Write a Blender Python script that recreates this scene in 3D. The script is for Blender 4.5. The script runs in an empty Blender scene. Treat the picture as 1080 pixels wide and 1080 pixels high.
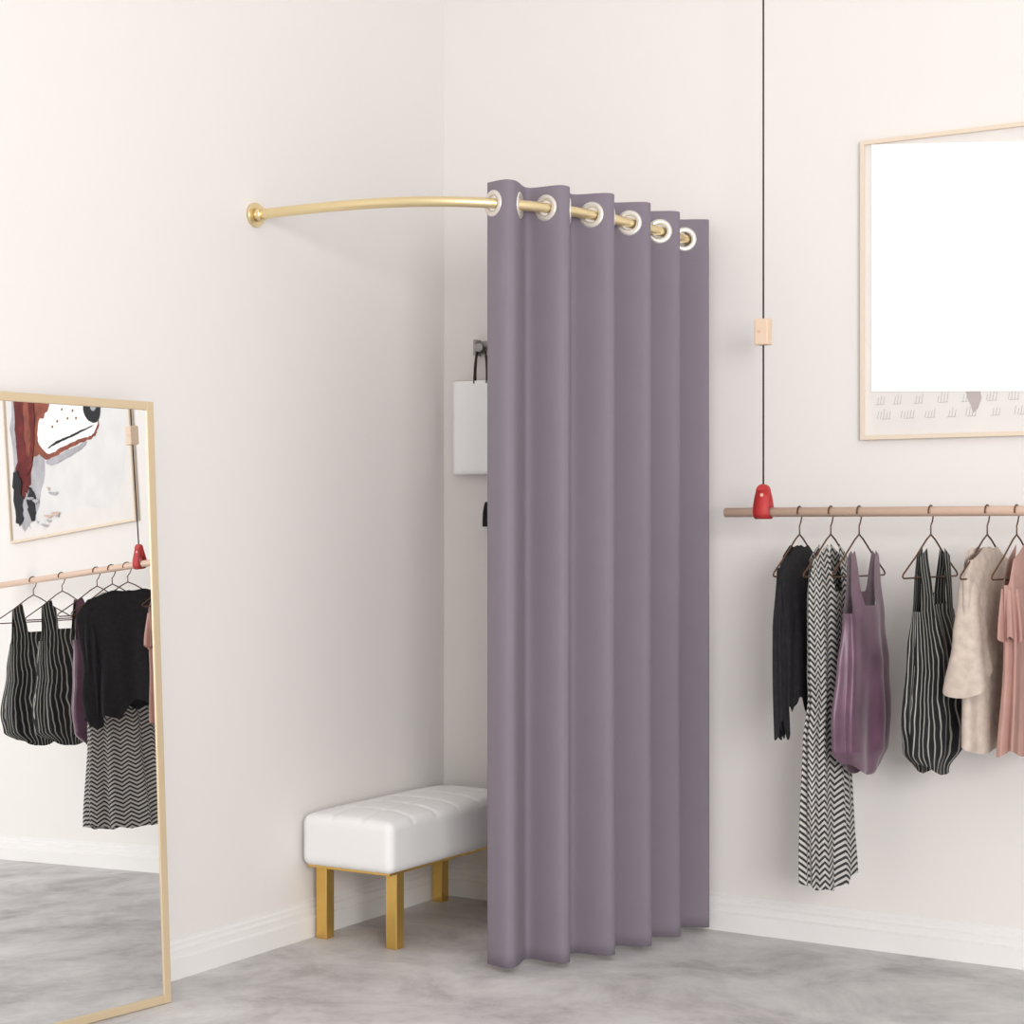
import bpy, bmesh, math, random
from mathutils import Vector, Matrix
random.seed(4)
sc = bpy.context.scene
sc.view_settings.view_transform = 'Standard'

# ---------------------------------------------------------------- helpers
def lin(c):
    return tuple(((v/255)/12.92 if v/255 <= .04045 else ((v/255+.055)/1.055)**2.4) for v in c) + (1,)

def mat(name, rgb, rough=.6, metal=0., bump=0., bscale=200., var=0., vscale=3., sheen=0., spec=.5):
    m = bpy.data.materials.new(name); m.use_nodes = True
    nt = m.node_tree; p = nt.nodes['Principled BSDF']
    p.inputs['Base Color'].default_value = lin(rgb)
    p.inputs['Roughness'].default_value = rough
    p.inputs['Metallic'].default_value = metal
    p.inputs['Specular IOR Level'].default_value = spec
    if sheen: p.inputs['Sheen Weight'].default_value = sheen
    tc = nt.nodes.new('ShaderNodeTexCoord')
    if var:
        n = nt.nodes.new('ShaderNodeTexNoise'); n.inputs['Scale'].default_value = vscale
        n.inputs['Detail'].default_value = 5
        nt.links.new(tc.outputs['Object'], n.inputs['Vector'])
        r = nt.nodes.new('ShaderNodeValToRGB')
        r.color_ramp.elements[0].position = .3; r.color_ramp.elements[1].position = .7
        c = lin(rgb)
        r.color_ramp.elements[0].color = tuple(x*(1-var) for x in c[:3])+(1,)
        r.color_ramp.elements[1].color = tuple(min(1, x*(1+var)) for x in c[:3])+(1,)
        nt.links.new(n.outputs['Fac'], r.inputs['Fac'])
        nt.links.new(r.outputs['Color'], p.inputs['Base Color'])
    if bump:
        n = nt.nodes.new('ShaderNodeTexNoise'); n.inputs['Scale'].default_value = bscale
        n.inputs['Detail'].default_value = 3
        nt.links.new(tc.outputs['Object'], n.inputs['Vector'])
        b = nt.nodes.new('ShaderNodeBump'); b.inputs['Strength'].default_value = bump
        b.inputs['Distance'].default_value = .002
        nt.links.new(n.outputs['Fac'], b.inputs['Height'])
        nt.links.new(b.outputs['Normal'], p.inputs['Normal'])
    return m

def mesh(name, verts, faces, material, parent=None, smooth=False, uvs=None):
    me = bpy.data.meshes.new(name); me.from_pydata([tuple(v) for v in verts], [], faces)
    me.update()
    if uvs:
        ul = me.uv_layers.new(name='UVMap')
        for l in me.loops: ul.data[l.index].uv = uvs[l.vertex_index]
    o = bpy.data.objects.new(name, me); sc.collection.objects.link(o)
    if material: me.materials.append(material)
    if smooth:
        for p in me.polygons: p.use_smooth = True
    if parent: o.parent = parent
    return o

def empty(name, loc=(0, 0, 0)):
    o = bpy.data.objects.new(name, None); o.empty_display_size = .1
    sc.collection.objects.link(o); return o

def box(name, lo, hi, material, parent=None, bev=0., M=None):
    x0, y0, z0 = lo; x1, y1, z1 = hi
    v = [Vector(p) for p in [(x0,y0,z0),(x1,y0,z0),(x1,y1,z0),(x0,y1,z0),(x0,y0,z1),(x1,y0,z1),(x1,y1,z1),(x0,y1,z1)]]
    if M is not None: v = [M @ p for p in v]
    f = [(0,3,2,1),(4,5,6,7),(0,1,5,4),(1,2,6,5),(2,3,7,6),(3,0,4,7)]
    o = mesh(name, v, f, material, parent)
    if bev:
        b = o.modifiers.new('bevel', 'BEVEL'); b.width = bev; b.segments = 3; b.limit_method = 'ANGLE'
    return o

def tube(name, pts, rad, material, parent=None, seg=12, flat=None, up=None, closed=False):
    pts = [Vector(p) for p in pts]; n = len(pts); V = []; F = []
    u = None
    for i, p in enumerate(pts):
        a = pts[(i-1) % n] if (closed or i > 0) else p
        b = pts[(i+1) % n] if (closed or i < n-1) else p
        t = (b-a).normalized()
        if u is None:
            u = Vector(up) if up else (Vector((0,0,1)) if abs(t.z) < .9 else Vector((1,0,0)))
        u = (u - t*u.dot(t)).normalized(); w = t.cross(u)
        ra, rb = flat if flat else (rad, rad)
        for k in range(seg):
            an = 2*math.pi*k/seg
            V.append(p + u*ra*math.cos(an) + w*rb*math.sin(an))
    rr = n if closed else n-1
    for i in range(rr):
        for k in range(seg):
            a = i*seg+k; b = i*seg+(k+1) % seg; j = ((i+1) % n)*seg
            F.append((a, b, j+(k+1) % seg, j+k))
    if not closed:
        F.append(tuple(reversed(range(seg)))); F.append(tuple((n-1)*seg+k for k in range(seg)))
    return mesh(name, V, F, material, parent, True)

def cyl(name, a, b, r, material, parent=None, seg=32):
    o = tube(name, [a, b], r, material, parent, seg)
    for p in o.data.polygons:
        if len(p.vertices) > 4: p.use_smooth = False
    return o

def interp(tab, z):
    if z >= tab[0][0]: return tab[0][1:]
    for a, b in zip(tab, tab[1:]):
        if z >= b[0]:
            t = (a[0]-z)/(a[0]-b[0]); t = t*t*(3-2*t)
            return tuple(a[i]*(1-t)+b[i]*t for i in range(1, len(a)))
    return tab[-1][1:]

def sstep(a, b, x):
    t = max(0, min(1, (x-a)/(b-a))); return t*t*(3-2*t)

# ---------------------------------------------------------------- materials
M_wall = mat('wall_paint', (234, 230, 227), .9, var=.006, vscale=1.2, spec=.15)
M_trim = mat('trim_paint', (236, 234, 232), .6, spec=.3)
M_ceil = mat('ceiling_paint', (245, 244, 243), .9)
M_curt = mat('curtain_fabric', (131, 122, 133), .85, bump=.25, bscale=700, var=.02, vscale=9, sheen=.04, spec=.2)
M_rod = mat('brushed_brass', (234, 214, 168), .3, metal=.8)
M_gold = mat('polished_gold', (226, 186, 104), .25, metal=.85)
M_grom = mat('grommet_metal', (225, 220, 212), .3, metal=.5)
M_seat = mat('white_upholstery', (242, 241, 240), .7, bump=.1, bscale=500)
M_pframe = mat('champagne_frame', (230, 214, 194), .45, metal=.1)
M_mframe = mat('gold_mirror_frame', (214, 193, 160), .4, metal=.3)
M_rail = mat('pale_rose_wood', (222, 192, 172), .5)
M_block = mat('pale_wood', (228, 203, 178), .5)
M_cord = mat('black_cord', (35, 32, 32), .8)
M_red = mat('red_leather', (186, 50, 50), .55, bump=.1)
M_rivet = mat('rivet', (230, 190, 170), .3, metal=.8)
M_wire = mat('dark_copper_wire', (104, 74, 54), .35, metal=.7)
M_black = mat('black_lace', (24, 22, 27), .9, bump=.8, bscale=120, var=.4, vscale=60)
M_purple = mat('purple_satin', (104, 72, 92), .34, var=.3, vscale=10, sheen=.3)
M_cream = mat('cream_knit', (196, 182, 170), .9, bump=.6, bscale=160, var=.14, vscale=40)
M_pink = mat('dusty_pink', (180, 140, 130), .7, var=.06, vscale=20)
M_chrome = mat('hook_metal', (170, 168, 168), .3, metal=.8)
M_brown = mat('dark_brown_leather', (58, 38, 34), .6)
M_white = mat('blank_white', (255, 255, 255), .9, spec=.1)
M_whitebag = mat('white_canvas', (255, 255, 255), .9, bump=.05, spec=.1)
M_mirror = mat('mirror_glass', (243, 244, 244), 0.0, metal=1.)

M_floor = bpy.data.materials.new('polished_concrete'); M_floor.use_nodes = True
nt = M_floor.node_tree; P = nt.nodes['Principled BSDF']
tc = nt.nodes.new('ShaderNodeTexCoord')
n1 = nt.nodes.new('ShaderNodeTexNoise'); n1.inputs['Scale'].default_value = 2.6; n1.inputs['Detail'].default_value = 12
n1.inputs['Roughness'].default_value = .72; n1.inputs['Distortion'].default_value = .4
nt.links.new(tc.outputs['Object'], n1.inputs['Vector'])
r = nt.nodes.new('ShaderNodeValToRGB')
r.color_ramp.elements[0].position = .34; r.color_ramp.elements[0].color = lin((164, 161, 161))
r.color_ramp.elements[1].position = .64; r.color_ramp.elements[1].color = lin((220, 218, 217))
e = r.color_ramp.elements.new(.47); e.color = lin((195, 192, 192))
nt.links.new(n1.outputs['Fac'], r.inputs['Fac']); nt.links.new(r.outputs['Color'], P.inputs['Base Color'])
P.inputs['Roughness'].default_value = .5; P.inputs['Specular IOR Level'].default_value = .3

def stripe_mat(name, mode, period, dark=(22, 22, 25), light=(205, 202, 198), duty=.5, amp=0., tri=.03):
    m = bpy.data.materials.new(name); m.use_nodes = True
    nt = m.node_tree; p = nt.nodes['Principled BSDF']; p.inputs['Roughness'].default_value = .8
    uv = nt.nodes.new('ShaderNodeUVMap'); sep = nt.nodes.new('ShaderNodeSeparateXYZ')
    nt.links.new(uv.outputs[0], sep.inputs[0])
    def math_(op, a, b=None):
        n = nt.nodes.new('ShaderNodeMath'); n.operation = op
        for i, s in enumerate((a, b)):
            if s is None: continue
            if isinstance(s, (int, float)): n.inputs[i].default_value = s
            else: nt.links.new(s, n.inputs[i])
        return n.outputs[0]
    if mode == 'chevron':
        pp = math_('PINGPONG', sep.outputs[0], tri)
        c = math_('ADD', sep.outputs[1], math_('MULTIPLY', pp, amp))
    else:
        nz = nt.nodes.new('ShaderNodeTexNoise'); nz.inputs['Scale'].default_value = 6
        nt.links.new(uv.outputs[0], nz.inputs['Vector'])
        c = math_('ADD', sep.outputs[0], math_('MULTIPLY', nz.outputs['Fac'], amp))
    fr = math_('FRACT', math_('DIVIDE', c, period))
    gt = math_('GREATER_THAN', fr, duty)
    mx = nt.nodes.new('ShaderNodeMix'); mx.data_type = 'RGBA'
    nt.links.new(gt, mx.inputs['Factor']); mx.inputs['A'].default_value = lin(dark); mx.inputs['B'].default_value = lin(light)
    nt.links.new(mx.outputs['Result'], p.inputs['Base Color'])
    return m
M_chev = stripe_mat('chevron_fabric', 'chevron', .018, dark=(46, 46, 48), light=(196, 193, 188), amp=.7, tri=.026, duty=.5)
M_stripe = stripe_mat('striped_fabric', 'stripe', .024, duty=.78, amp=.06, light=(165, 165, 158))

# ---------------------------------------------------------------- room shell
CH = 3.9
box('floor', (-.1, -6.2, -.05), (5.4, .1, 0), M_floor)
box('wall_left', (-.1, -6.2, 0), (0, .1, CH), M_wall)
box('wall_right', (0, 0, 0), (5.4, .1, CH), M_wall)
box('ceiling', (-.1, -6.2, CH), (5.4, .1, CH+.1), M_ceil)
prof = [(0, 0), (.024, 0), (.024, .058), (.0155, .064), (.0155, .084), (.009, .090), (.009, .100), (.004, .106), (.004, .116), (0, .116)]
def baseboard(name, a, b, nrm, start_miter):
    a = Vector(a); b = Vector(b); nrm = Vector(nrm); t = (b-a).normalized(); V = []
    for P0, k in ((a, 1), (b, 0)):
        for d, z in prof: V.append(P0 + nrm*d + t*(d*k*start_miter) + Vector((0, 0, z)))
    n = len(prof); F = [(i, i+1, n+i+1, n+i) for i in range(n-1)]
    F += [tuple(range(n)), tuple(reversed(range(n, 2*n)))]
    mesh(name, V, F, M_trim)
baseboard('baseboard_right', (0, 0, 0), (5.4, 0, 0), (0, -1, 0), 1)
baseboard('baseboard_left', (0, 0, 0), (0, -6.2, 0), (1, 0, 0), 1)

# ---------------------------------------------------------------- curved curtain rod + curtain
A_, B_, NE = 1.012, 1.05, 2.8
tab = []
for i in range(2001):
    ph = math.pi/2*i/2000
    tab.append(Vector((A_*math.sin(ph)**(2/NE), -B_*max(0, math.cos(ph))**(2/NE), 0)))
tab[-1].y = 0; tab[0].x = 0
S = [0]
for a, b in zip(tab, tab[1:]): S.append(S[-1]+(b-a).length)
ZR0, ZR1 = 2.274, 2.243
def zr(s): return ZR0+(ZR1-ZR0)*sstep(.25, 1, s/S[-1])
def atS(s):
    lo, hi = 0, len(S)-1
    s = max(0, min(S[-1], s))
    while hi-lo > 1:
        m = (lo+hi)//2
        if S[m] <= s: lo = m
        else: hi = m
    f = (s-S[lo])/max(1e-9, S[hi]-S[lo]); return tab[lo].lerp(tab[hi], f)
def frameS(s):
    a = atS(s-.01); b = atS(s+.01); t = (b-a).normalized(); return atS(s), t, Vector((t.y, -t.x, 0))
rod = empty('curtain_rod')
tube('rod', [atS(S[-1]*i/160)+Vector((0, 0, zr(S[-1]*i/160))) for i in range(161)], .0155, M_rod, rod, 20)
for nm, p, d, fr in (('left', Vector((0, -B_, ZR0)), Vector((1, 0, 0)), .037), ('right', Vector((A_, 0, ZR1)), Vector((0, -1, 0)), .030)):
    cyl('flange_'+nm, p, p+d*.010, fr, M_rod, rod)
    cyl('socket_'+nm, p+d*.008, p+d*.035, .021, M_rod, rod)

s0 = next(S[i] for i in range(len(S)) if tab[i].x > .742)
s1 = S[-1]-.014
LAM = (s1-s0)/5.66; AMP = .050; PH0 = -.35
def curt(s, z):
    p, t, nrm = frameS(s)
    w = 2*math.pi*(s-s0)/LAM + PH0
    k = 1 - .10*(2.3-z)/2.3*math.sin(3*s+1)
    k *= 1+.42*sstep(5.0, 5.3, (s-s0)/LAM)
    off = AMP*k*(math.sin(w) + .10*math.sin(3*w))
    lean = .006*math.sin(2*w)
    if nrm.dot(p) < 0: nrm = -nrm
    q = p + nrm*off + t*lean
    q.y = min(q.y, -.012)
    return q
cur = empty('grommet_curtain')
NC = 640
zs = [2.338-.19*i/38 for i in range(39)] + [2.148-(2.148-.018)*i/50 for i in range(1, 51)]
gs = []
k = 0
while True:
    w = k*math.pi; s = s0+(w-PH0)/(2*math.pi)*LAM
    if s > s1: break
    gs.append(s); k += 1
V = []; F = []
for z in zs:
    for i in range(NC+1):
        s = s0+(s1-s0)*i/NC
        q = curt(s, z); V.append(Vector((q.x, q.y, z+(zr(s)-ZR0)*sstep(1.9, 2.15, z))))
gc = [Vector((*atS(s).xy, zr(s))) for s in gs]
for j in range(len(zs)-1):
    for i in range(NC):
        a = j*(NC+1)+i
        f = (a, a+1, a+NC+2, a+NC+1)
        if zs[j] > 2.15 and any((((V[a]+V[a+NC+2])/2)-g).length < .026 for g in gc): continue
        F.append(f)
o = mesh('fabric', V, F, M_curt, cur, True)
sd = o.modifiers.new('thick', 'SOLIDIFY'); sd.thickness = .0025; sd.offset = 0
for n, (s, c) in enumerate(zip(gs, gc)):
    d = (curt(s+.002, 2.27)-curt(s-.002, 2.27)); d.z = 0; d.normalize()
    pts = [c + d*.031*math.cos(a)+Vector((0, 0, .031*math.sin(a))) for a in [2*math.pi*i/40 for i in range(40)]]
    nr = Vector((d.y, -d.x, 0))
    tube('grommet_%d' % (n+1), pts, .005, M_grom, cur, 10, flat=(.0045, .009), up=nr, closed=True)

# ---------------------------------------------------------------- upholstered bench
bench = empty('upholstered_bench')
def roundbox(lo, hi, r, nx, ny, nz):
    lo = Vector(lo); hi = Vector(hi); bm = bmesh.new(); vs = {}
    N = (nx, ny, nz)
    def vert(i, j, k):
        key = (i, j, k)
        if key not in vs:
            p = Vector([lo[a]+(hi[a]-lo[a])*c/N[a] for a, c in enumerate(key)])
            q = Vector([max(lo[a]+r, min(hi[a]-r, p[a])) for a in range(3)])
            d = p-q
            if d.length > 1e-9: p = q+d.normalized()*r
            vs[key] = bm.verts.new(p)
        return vs[key]
    for i in range(nx):
        for j in range(ny):
            for k in (0, nz): bm.faces.new([vert(i, j, k), vert(i+1, j, k), vert(i+1, j+1, k), vert(i, j+1, k)])
    for i in range(nx):
        for k in range(nz):
            for j in (0, ny): bm.faces.new([vert(i, j, k), vert(i+1, j, k), vert(i+1, j, k+1), vert(i, j, k+1)])
    for j in range(ny):
        for k in range(nz):
            for i in (0, nx): bm.faces.new([vert(i, j, k), vert(i, j+1, k), vert(i, j+1, k+1), vert(i, j, k+1)])
    bmesh.ops.recalc_face_normals(bm, faces=bm.faces)
    return bm
bx0, bx1, by0, by1 = .022, .372, -.85, -.075
bm = roundbox((bx0, by0, .240), (bx1, by1, .40), .026, 48, 96, 16)
seams = [by0+(by1-by0)*i/6 for i in range(1, 6)]
for v in bm.verts:
    fx = (v.co.x-bx0)/(bx1-bx0); fy = (v.co.y-by0)/(by1-by0)
    if v.co.z > .34:
        puff = .022*(1-abs(2*fx-1)**3)*(1-abs(2*fy-1)**6)
        g = sum(math.exp(-((v.co.y-s)/.008)**2) for s in seams)
        g2 = sum(math.exp(-((v.co.x-s)/.008)**2) for s in (bx0+(bx1-bx0)/3, bx0+2*(bx1-bx0)/3))
        v.co.z += (puff - .005*g - .004*g2)*sstep(.34, .40, v.co.z)
me = bpy.data.meshes.new('cushion'); bm.to_mesh(me); bm.free()
for p in me.polygons: p.use_smooth = True
me.materials.append(M_seat)
o = bpy.data.objects.new('cushion', me); sc.collection.objects.link(o); o.parent = bench
box('apron', (bx0+.016, by0+.016, .234), (bx1-.016, by1-.016, .243), M_gold, bench, .002)
for n, (x, y) in enumerate([(.062, -.775), (.335, -.775), (.062, -.115), (.335, -.115)]):
    box('leg_%d' % (n+1), (x-.021, y-.021, 0), (x+.021, y+.021, .238), M_gold, bench, .003)

# ---------------------------------------------------------------- leaning mirror
mir = empty('floor_mirror')
yaw = math.radians(-7.7); lean = math.radians(2.7)
N0 = Vector((math.cos(yaw), math.sin(yaw), 0)); W = Vector((math.sin(yaw), -math.cos(yaw), 0))
T = -math.sin(lean)*N0+Vector((0, 0, math.cos(lean))); Nn = math.cos(lean)*N0+Vector((0, 0, math.sin(lean)))
MM = Matrix(((W.x, Nn.x, T.x, .181), (W.y, Nn.y, T.y, -1.618), (W.z, Nn.z, T.z, .0012), (0, 0, 0, 1)))
MW, MH, FW, FD = .60, 1.66, .024, .018
box('frame_side_1', (0, -FD, 0), (FW, 0, MH), M_mframe, mir, .002, MM)
box('frame_side_2', (MW-FW, -FD, 0), (MW, 0, MH), M_mframe, mir, .002, MM)
box('frame_bottom', (FW, -FD, 0), (MW-FW, 0, FW), M_mframe, mir, .002, MM)
box('frame_top', (FW, -FD, MH-FW), (MW-FW, 0, MH), M_mframe, mir, .002, MM)
box('glass', (FW*.8, -.008, FW*.8), (MW-FW*.8, -.004, MH-FW*.8), M_mirror, mir, 0, MM)
box('backing', (FW*.8, -.016, FW*.8), (MW-FW*.8, -.009, MH-FW*.8), M_cord, mir, 0, MM)
p = MM @ Vector((.1, -.016, MH-.1)); cyl('wall_bumper', p, Vector((.0005, p.y, p.z)), .012, M_mframe, mir, 16)

# ---------------------------------------------------------------- framed pictures on right wall
M_art = mat('art_paper', (228, 224, 221), .9, var=.02, vscale=14, spec=.1)
def picture(name, px0, px1, pz0, pz1):
    pic = empty(name); fw, fd = .013, .024
    box('frame_left', (px0, -fd, pz0), (px0+fw, -.001, pz1), M_pframe, pic, .001)
    box('frame_right', (px1-fw, -fd, pz0), (px1, -.001, pz1), M_pframe, pic, .001)
    box('frame_bottom', (px0+fw, -fd, pz0), (px1-fw, -.001, pz0+fw), M_pframe, pic, .001)
    box('frame_top', (px0+fw, -fd, pz1-fw), (px1-fw, -.001, pz1), M_pframe, pic, .001)
    box('art_paper', (px0+fw, -.012, pz0+fw), (px1-fw, -.002, pz1-fw), M_art, pic)
    return pic
pic = picture('framed_picture', 1.572, 2.32, 1.583, 2.513)
V = []
for y in (-.016, -.0122):
    V += [(1.606, y, 1.733), (2.28, y, 1.707), (2.28, y, 2.437), (1.606, y, 2.500)]
mesh('blank_panel', V, [(0,1,2,3), (7,6,5,4), (0,4,5,1), (1,5,6,2), (2,6,7,3), (3,7,4,0)], M_white, pic)  # added blank white panel, stands in for the masked part of the artwork
M_ink = mat('grey_ink', (192, 189, 189), .9); M_ink2 = mat('taupe_ink', (186, 176, 174), .9)
inkV = []; inkF = []
def stroke(x0, z0, x1, z1, w):
    d = Vector((x1-x0, 0, z1-z0)).normalized(); n = Vector((-d.z, 0, d.x))*w/2; b = len(inkV)
    for p in ((x0, z0, -1), (x1, z1, -1), (x1, z1, 1), (x0, z0, 1)):
        inkV.append(Vector((p[0], -.0125, p[1]))+n*p[2])
    inkF.append((b, b+1, b+2, b+3))
for row, z in enumerate((1.70, 1.655)):
    x = 1.625
    while x < 2.27:
        for q in range(random.randint(3, 5)):
            h = .018+.012*random.random()
            stroke(x, z-.008, x+.004, z+h-.008, .0022); x += .0095
        stroke(x-.035, z-.009, x-.006, z-.008, .002)
        x += .024+.02*random.random()
mesh('lettering', inkV, inkF, M_ink, pic)
sv = [(1.9, 1.73), (1.945, 1.73), (1.952, 1.70), (1.94, 1.668), (1.925, 1.655), (1.918, 1.68), (1.908, 1.70)]
mesh('brush_mark', [(x, -.0127, z) for x, z in sv], [tuple(range(len(sv)))], M_ink2, pic)

# dog painting, added out of direct view for its reflection in the floor mirror
OX = .19
dog = picture('framed_dog_painting', 2.66+OX, 3.86+OX, 1.583, 2.513)
C_bg = mat('paint_backdrop', (222, 221, 221), .8, var=.05, vscale=8)
C_rust = mat('paint_rust', (136, 72, 54), .8, var=.35, vscale=18)
C_dred = mat('paint_dark_red', (104, 30, 28), .8, var=.35, vscale=20)
C_wht = mat('paint_white', (250, 248, 246), .8, var=.03, vscale=20)
C_blk = mat('paint_black', (26, 26, 32), .8, var=.3, vscale=20)
C_gry = mat('paint_grey', (176, 174, 180), .8, var=.15, vscale=14)
C_tan = mat('paint_tan', (206, 178, 164), .8, var=.15, vscale=14)
lay = [0]
def blob(name, pts, m, wob=.006, dx=0, dz=0):
    lay[0] += 1; n = len(pts); out = []
    for i in range(n):
        p0, p1, p2, p3 = [Vector(pts[(i+k-1) % n]) for k in range(4)]
        for q in range(6):
            t = q/6
            v = .5*((2*p1)+(-p0+p2)*t+(2*p0-5*p1+4*p2-p3)*t*t+(-p0+3*p1-3*p2+p3)*t**3)
            out.append((v.x+dx+OX+random.uniform(-wob, wob)*.5, -.0122-.0002*lay[0], v.y+dz+random.uniform(-wob, wob)*.5))
    mesh(name, out, [tuple(range(len(out)))], m, dog)
# profile of a hound looking toward -x: long straight muzzle, nose at the tip, ear hanging at the back
blob('backdrop_wash', [(2.72, 2.45), (3.1, 2.47), (3.76, 2.46), (3.78, 1.9), (3.6, 1.66), (3.2, 1.7), (2.9, 1.68), (2.72, 1.9)], C_bg, .02)
blob('neck', [(3.46, 2.2), (3.77, 2.3), (3.78, 1.75), (3.70, 1.65), (3.60, 1.70), (3.50, 1.85)], C_gry, .04)
blob('neck_red', [(3.58, 2.1), (3.74, 2.1), (3.76, 1.88), (3.70, 1.80), (3.62, 1.88)], C_dred, .03)
blob('skull', [(3.26, 2.36), (3.38, 2.47), (3.55, 2.49), (3.70, 2.44), (3.76, 2.3), (3.72, 2.08), (3.58, 1.99), (3.42, 2.04), (3.30, 2.18)], C_rust)
blob('muzzle_outline', [(2.945, 2.08), (2.98, 2.215), (3.12, 2.25), (3.28, 2.36), (3.42, 2.37), (3.56, 2.20), (3.56, 2.03), (3.44, 1.955), (3.30, 1.975), (3.15, 1.995), (3.02, 2.005), (2.965, 2.03)], C_rust, .008)
blob('muzzle', [(2.955, 2.09), (3.00, 2.20), (3.12, 2.225), (3.26, 2.30), (3.33, 2.45), (3.38, 2.44), (3.39, 2.27), (3.50, 2.18), (3.53, 2.06), (3.43, 1.985), (3.30, 2.0), (3.15, 2.015), (3.02, 2.02), (2.975, 2.045)], C_wht, .006)
blob('brow_patch', [(3.36, 2.34), (3.40, 2.22), (3.50, 2.16), (3.56, 2.20), (3.54, 2.34), (3.44, 2.40)], C_rust, .02)
for n_, (sx_, sz_) in enumerate([(3.18, 2.16), (3.23, 2.13), (3.28, 2.18), (3.25, 2.21), (3.33, 2.13), (3.15, 2.12), (3.31, 2.22), (3.38, 2.11)]):
    blob('freckle_%d' % (n_+1), [(sx_-.009, sz_), (sx_, sz_+.007), (sx_+.009, sz_), (sx_, sz_-.007)], C_rust, .002)
blob('lip_line', [(2.99, 2.065), (3.10, 2.058), (3.22, 2.045), (3.35, 2.035), (3.44, 2.01), (3.35, 2.022), (3.22, 2.034), (3.10, 2.048)], C_blk, .003)
blob('chin_shadow', [(3.07, 1.995), (3.18, 1.985), (3.36, 1.965), (3.46, 1.95), (3.40, 1.925), (3.24, 1.945), (3.1, 1.975)], C_gry, .006)
blob('nose', [(2.925, 2.12), (2.94, 2.185), (3.00, 2.215), (3.06, 2.20), (3.075, 2.14), (3.03, 2.09), (2.96, 2.075)], C_blk, .002)
blob('nostril', [(2.955, 2.145), (2.98, 2.165), (3.01, 2.15), (2.985, 2.13)], C_gry, .001)
blob('nose_shine', [(2.98, 2.19), (3.02, 2.20), (3.04, 2.185), (3.0, 2.18)], C_gry, .001)
blob('eye', [(3.42, 2.33), (3.45, 2.355), (3.49, 2.33), (3.45, 2.305)], C_blk, .001)
blob('ear', [(3.56, 2.48), (3.66, 2.48), (3.74, 2.32), (3.75, 2.12), (3.68, 1.92), (3.60, 1.95), (3.56, 2.12), (3.54, 2.3)], C_dred, .015)
blob('ear_light', [(3.60, 2.3), (3.64, 2.34), (3.66, 2.1), (3.63, 2.0), (3.60, 2.1)], C_rust, .02)
blob('neck_dark', [(3.73, 1.90), (3.80, 1.94), (3.80, 1.72), (3.75, 1.66), (3.72, 1.74)], C_blk, .03)
blob('chest_strokes', [(3.60, 1.82), (3.65, 1.83), (3.67, 1.74), (3.63, 1.67), (3.59, 1.72)], C_blk, .025)
for i in range(12):
    x = random.uniform(3.3, 3.68); z = random.uniform(1.64, 1.82); a = random.uniform(.01, .05); b = random.uniform(.004, .010)
    blob('paint_dab_%d' % (i+1), [(x-a, z), (x, z+b), (x+a, z+.01), (x, z-b)], [C_gry, C_gry, C_tan, C_gry][i % 4], .004)

# ---------------------------------------------------------------- hook + tote bag
hook = empty('wall_hook')
box('plate', (.150, -.008, 1.925), (.195, -.0005, 1.971), M_chrome, hook, .002)
cyl('peg', (.177, -.006, 1.945), (.177, -.04, 1.945), .008, M_chrome, hook)
cyl('peg_head', (.177, -.04, 1.945), (.177, -.047, 1.945), .015, M_chrome, hook)
box('arm', (.150, -.04, 1.918), (.160, -.002, 1.975), M_chrome, hook, .002)
bag = empty('tote_bag')
bm = roundbox((.060, -.036, 1.50), (.250, -.022, 1.83), .003, 12, 4, 20)
me = bpy.data.meshes.new('bag_body'); bm.to_mesh(me); bm.free()
for p in me.polygons: p.use_smooth = True
me.materials.append(M_whitebag)
o = bpy.data.objects.new('bag_body', me); sc.collection.objects.link(o); o.parent = bag
for nm, y in (('handle_1', -.025), ('handle_2', -.034)):
    pts = []
    for i in range(25):
        a = math.pi*i/24
        pts.append((.177-.026*math.cos(a), -.029+(y+.029)*(1-math.sin(a)), 1.82+.135*math.sin(a)**.8))
    tube(nm, pts, .004, M_brown, bag, 8, flat=(.003, .005))
tube('tassel_strap', [(.205, -.026, 1.83), (.206, -.018, 1.7), (.207, -.018, 1.5), (.207, -.02, 1.39)], .003, M_cord, bag, 8)
tube('tassel_body', [(.207, -.022, 1.395), (.206, -.026, 1.385), (.204, -.03, 1.36), (.203, -.03, 1.33), (.203, -.03, 1.315)], .02, M_black, bag, 12, flat=(.016, .02))

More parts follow.
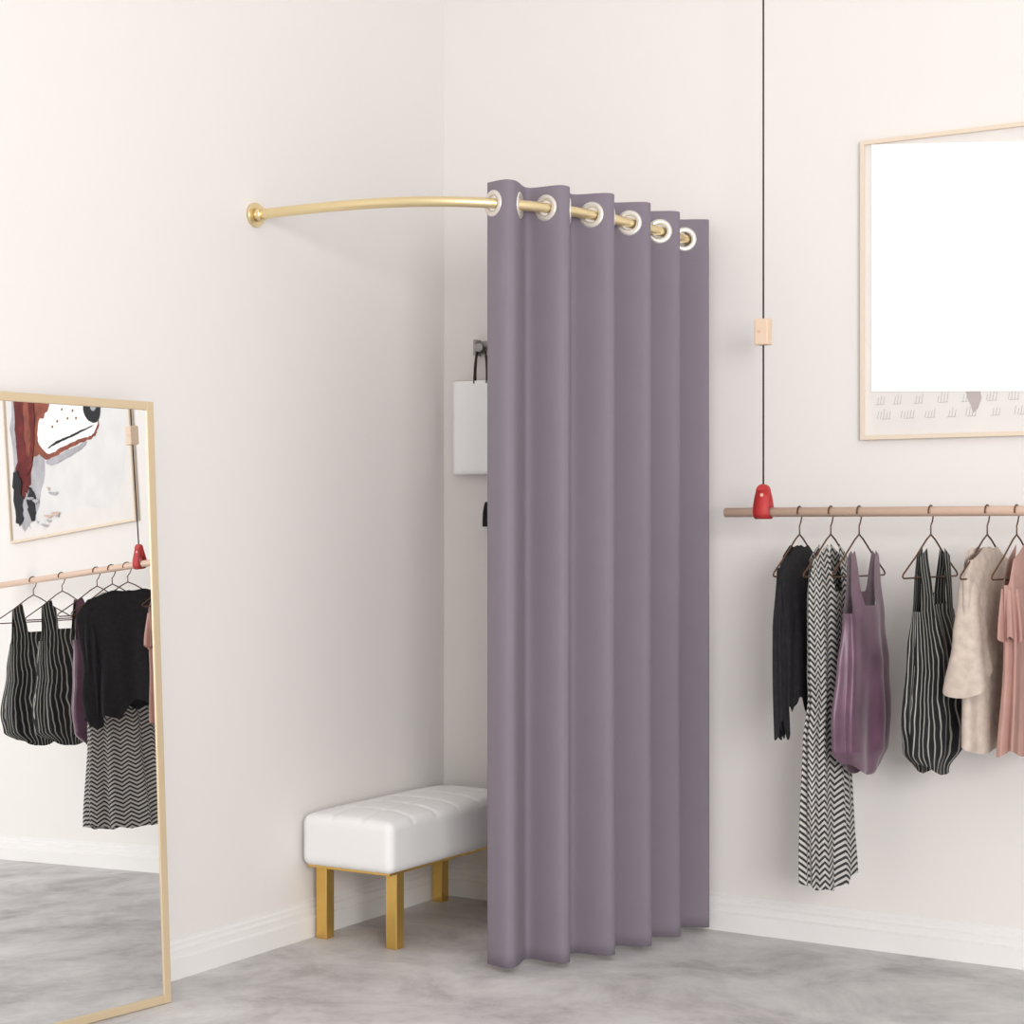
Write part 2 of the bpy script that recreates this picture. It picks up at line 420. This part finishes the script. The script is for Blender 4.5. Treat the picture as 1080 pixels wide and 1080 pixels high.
# ---------------------------------------------------------------- hanging clothes rail
rail = empty('hanging_clothes_rail')
RY, RZ, RR = -.27, 1.357, .0145
cyl('rod', (1.228, RY, RZ), (4.15, RY, RZ), RR, M_rail, rail)
for n, x in enumerate((1.355, 2.425, 3.98)):
    n = str(n+1)
    cyl('cord_'+n, (x, RY, 1.44), (x, RY, CH), .0028, M_cord, rail, 10)
    box('wood_block_'+n, (x-.022, RY-.02, 1.868), (x+.022, RY+.02, 1.948), M_block, rail, .004)
    cyl('block_pin_'+n, (x-.006, RY-.0215, 1.908), (x-.006, RY-.019, 1.908), .005, M_rivet, rail, 16)
    prf = [(-.006, 1.425), (-.010, 1.40), (-.0165, 1.375), (-.0178, RZ)]
    prf += [(-.0178*math.cos(a), RZ-.0178*math.sin(a)) for a in [math.pi*i/14 for i in range(1, 14)]]
    prf += [(.0178, RZ), (.0165, 1.375), (.010, 1.40), (.006, 1.425)]
    V = []; F = []
    m = len(prf)
    wd = lambda z: .026 if z < 1.39 else .026-.006*sstep(1.39, 1.425, z)
    for (dy, z) in prf:
        for q in (-1, 1): V.append((x+q*wd(z), RY+dy, z))
    for i in range(m-1): F.append((2*i, 2*i+1, 2*i+3, 2*i+2))
    o = mesh('leather_loop_'+n, V, F, M_red, rail, True); s_ = o.modifiers.new('t', 'SOLIDIFY'); s_.thickness = .003
    V = []; F = []
    arc = [(.021*math.cos(a), 1.422+.021*math.sin(a)) for a in [math.pi*i/16 for i in range(17)]]
    poly = [(-.021, 1.39)] + [(-c, z) for c, z in arc] + [(.021, 1.39)]
    for yy in (-.009, .009):
        for c, z in poly: V.append((x+c, RY+yy, z))
    L = len(poly); F = [tuple(range(L)), tuple(reversed(range(L, 2*L)))] + [(i, (i+1) % L, L+(i+1) % L, L+i) for i in range(L)]
    mesh('leather_flap_'+n, V, F, M_red, rail)
    cyl('rivet_'+n, (x, RY-.0095, 1.41), (x, RY-.0125, 1.41), .0055, M_rivet, rail, 16)

def hanger(x, psi):
    h = empty('clothes_hanger')
    sx, sy = math.sin(psi), math.cos(psi)
    P2 = lambda s, z: Vector((x+s*sx, RY+s*sy, z))
    r = RR+.003
    hk = [P2(-r*math.cos(math.radians(-20+200*i/14)), RZ+r*math.sin(math.radians(-20+200*i/14))) for i in range(15)]
    hk = hk + [P2(r*1.02, RZ-.012), P2(.010, RZ-.03), P2(0, RZ-.042), P2(0, 1.287)]
    tube('hook', hk, .0022, M_wire, h, 8)
    tube('shoulders', [P2(0, 1.29), P2(-.03, 1.275), P2(-.10, 1.228), P2(-.185, 1.178), P2(-.19, 1.17), P2(-.183, 1.166),
                       P2(0, 1.166), P2(.183, 1.166), P2(.19, 1.17), P2(.185, 1.178), P2(.10, 1.228), P2(.03, 1.275)], .0026, M_wire, h, 8, closed=True)
    return h

def garment_part(name, x, psi, prof, ztop, hem, material, parent, k=9, amp=.12, ph=0., cs=0., cn=0., cols=144, rows=56, seed=0):
    sx, sy = math.sin(psi), math.cos(psi); V = []; F = []; UV = []
    rnd = random.Random(seed); p1, p2, p3 = [rnd.uniform(0, 6) for _ in range(3)]
    for j in range(rows+1):
        for i in range(cols):
            th = 2*math.pi*i/cols; q = math.cos(th); side = math.sin(th)
            zt = ztop(q, side); zb = hem(th); z = zt+(zb-zt)*j/rows
            w, d, aa = interp(prof, z)
            rp = 1 + amp*aa*(math.sin(k*th+ph+1.2*math.sin(3*z+p1)) + .5*math.sin((k*2-3)*th+p2+2*z) + .3*math.sin((k-4)*th+p3-3*z))
            s = q*w*(1+(rp-1)*.35) + cs
            qs = math.copysign(abs(side)**.75, side)
            n = qs*d*rp + cn + .006*math.sin(5*z+p1)*aa
            V.append((x+s*sx+n*sy, RY+s*sy-n*sx, z))
            uu = (th if th <= math.pi else 2*math.pi-th)/math.pi*.42
            UV.append((uu, z))
    for j in range(rows):
        for i in range(cols):
            a = j*cols+i; b = j*cols+(i+1) % cols; F.append((a, b, b+cols, a+cols))
    return mesh(name, V, F, material, parent, True, UV)

def sh(s): return 1.281-.56*abs(s)
def straps(w, a, b, scoop, arm, sf=.07, fb=.03):
    def f(q, side):
        aq = abs(q); top = sh(aq*w)+.004
        nk = scoop - (fb if side > 0 else 0)
        ins = sstep(a-sf, a+.01, aq); out = 1-sstep(b-.01, b+sf, aq)
        if aq < (a+b)/2: return nk+(top-nk)*ins
        return arm+(top-arm)*out
    return f

def black_top(x, psi, seed=1, k=1., slv=-.118):
    g = empty('black_lace_top')
    garment_part('body', x-.001, psi, [(1.26, .10*k, .012, 0), (1.15, .14*k, .024, .4), (.95, .122*k, .030, 1), (.8, .13*k, .032, 1.2), (.62, .12*k, .026, 1.2)],
        lambda q, s: sh(q*.11)+.004-.03*(1-sstep(0, .5, abs(q))), lambda t: .74-.045*math.sin(t*2+.6)-.02*math.sin(9*t), M_black, g, 8, .2, seed=seed)
    garment_part('sleeve', x-.003, psi, [(1.2, .025, .013, 0), (1.0, .03, .016, 1), (.75, .028, .016, 1.3)],
        lambda q, s: 1.19, lambda t: .71+.03*math.sin(3*t), M_black, g, 5, .25, cs=slv, seed=seed+1, cols=48)
def chevron(x, psi, seed=3, wd=1.):
    g = empty('chevron_jumpsuit')
    garment_part('body', x, psi, [(1.25, .13*wd, .014, 0), (1.1, .14*wd, .030, .6), (.88, .12*wd, .032, 1), (.80, .105*wd, .032, 1.2), (.68, .13*wd, .036, 1), (.25, .155*wd, .040, 1.2)],
        straps(.13*wd, .30, .97, 1.15, 1.14), lambda t: .252+.012*math.sin(2*t+1)+.004*math.sin(9*t), M_chev, g, 9, .18, seed=seed, rows=90)
def purple(x, psi, seed=4):
    g = empty('purple_tank_top')
    garment_part('body', x, psi, [(1.25, .15, .006, 0), (1.15, .140, .010, .1), (1.03, .125, .028, .4), (.90, .135, .040, .8), (.75, .15, .045, 1), (.66, .145, .043, 1), (.60, .10, .03, .6), (.57, .08, .02, .6)],
        straps(.15, .50, .66, 1.12, 1.06, .24, .04), lambda t: .60+.02*math.cos(2*t), M_purple, g, 6, .20, seed=seed, rows=70, cols=192)
def romper(x, psi, seed=5):
    g = empty('striped_romper')
    garment_part('body', x, psi, [(1.25, .13, .008, 0), (1.10, .125, .02, .3), (.95, .14, .042, .8), (.75, .17, .052, 1), (.67, .16, .05, 1), (.61, .09, .03, .6)],
        straps(.13, .45, .80, 1.12, 1.07, .12), lambda t: .615+.02*math.cos(2*t), M_stripe, g, 7, .16, seed=seed)

for x, p in [(1.473, .02), (1.573, .05), (1.662, .06), (1.880, .10), (2.045, .10), (2.129, .08), (2.53, -.5), (2.66, -.2), (2.79, -.1), (3.10, 0), (3.37, -.1)]: hanger(x, p)
black_top(1.473, .02)
chevron(1.568, .05)
purple(1.676, .06)
romper(1.888, .10)
g = empty('cream_cardigan')
garment_part('body', 2.045, .10, [(1.26, .11, .012, 0), (1.15, .15, .025, .4), (.9, .15, .035, .8), (.65, .16, .038, 1.1)],
    lambda q, s: sh(q*.12)+.004-.03*(1-sstep(0, .5, abs(q))), lambda t: .69+.012*math.sin(2*t), M_cream, g, 6, .12, seed=6)
garment_part('sleeve_1', 2.042, .10, [(1.22, .02, .012, 0), (1.12, .045, .03, .4), (1.0, .06, .042, .6), (.84, .08, .064, .9)],
    lambda q, s: 1.225+.03*q, lambda t: .885+.05*math.cos(t), M_cream, g, 4, .10, cs=-.10, cn=-.008, seed=7, cols=72)
garment_part('sleeve_2', 2.045, .10, [(1.2, .03, .02, 0), (1.05, .045, .03, .5), (.82, .055, .035, .8)],
    lambda q, s: 1.205-.03*q, lambda t: .87, M_cream, g, 4, .12, cs=.12, seed=8, cols=72)
g = empty('pink_ruffle_blouse')
garment_part('body', 2.15, .08, [(1.26, .10, .012, 0), (1.15, .145, .025, .4), (.95, .14, .030, 1), (.66, .155, .036, 1.4)],
    straps(.12, .3, .93, 1.17, 1.15), lambda t: .685+.01*math.sin(5*t), M_pink, g, 8, .18, seed=9)
garment_part('ruffle', 2.15, .08, [(1.2, .14, .026, .3), (1.0, .155, .038, 1.5)],
    lambda q, s: 1.14, lambda t: 1.0+.01*math.sin(9*t), M_pink, g, 11, .18, seed=10)
# duplicate garments further along the rail, added out of view for the mirror reflection
black_top(2.53, -.5, 21, 1.6, -.17)
chevron(2.64, -.2, 23, 1.15)
purple(2.79, -.1, 24)
romper(3.10, 0, 25)
romper(3.37, -.1, 26)

# ---------------------------------------------------------------- light
w = bpy.data.worlds.new('world'); sc.world = w; w.use_nodes = True
w.node_tree.nodes['Background'].inputs['Color'].default_value = (1, .993, .985, 1)
w.node_tree.nodes['Background'].inputs['Strength'].default_value = .80
def area(name, loc, target, size, power, col=(1, .985, .972)):
    l = bpy.data.lights.new(name, 'AREA'); l.shape = 'SQUARE'; l.size = size; l.energy = power; l.color = col
    o = bpy.data.objects.new(name, l); sc.collection.objects.link(o); o.location = loc
    o.rotation_euler = (Vector(target)-Vector(loc)).to_track_quat('-Z', 'Y').to_euler()
area('ceiling_fill', (2.2, -2.4, CH-.05), (1.8, -2.0, 0), 3.0, 10)  # unseen fill light added under the ceiling to brighten the room
area('corner_fill', (6.0, -6.6, 2.0), (.0, -.4, 1.2), 2.4, 285)  # unseen fill light added outside the room, lifts the walls near the corner

# ---------------------------------------------------------------- camera
cam = bpy.data.cameras.new('camera'); co = bpy.data.objects.new('camera', cam); sc.collection.objects.link(co)
co.location = (3.541, -5.290, 1.3); co.rotation_euler = (math.radians(90), 0, math.radians(31.6))
cam.sensor_width = 36; cam.lens = 62.33; cam.shift_y = 20/1080
sc.camera = co
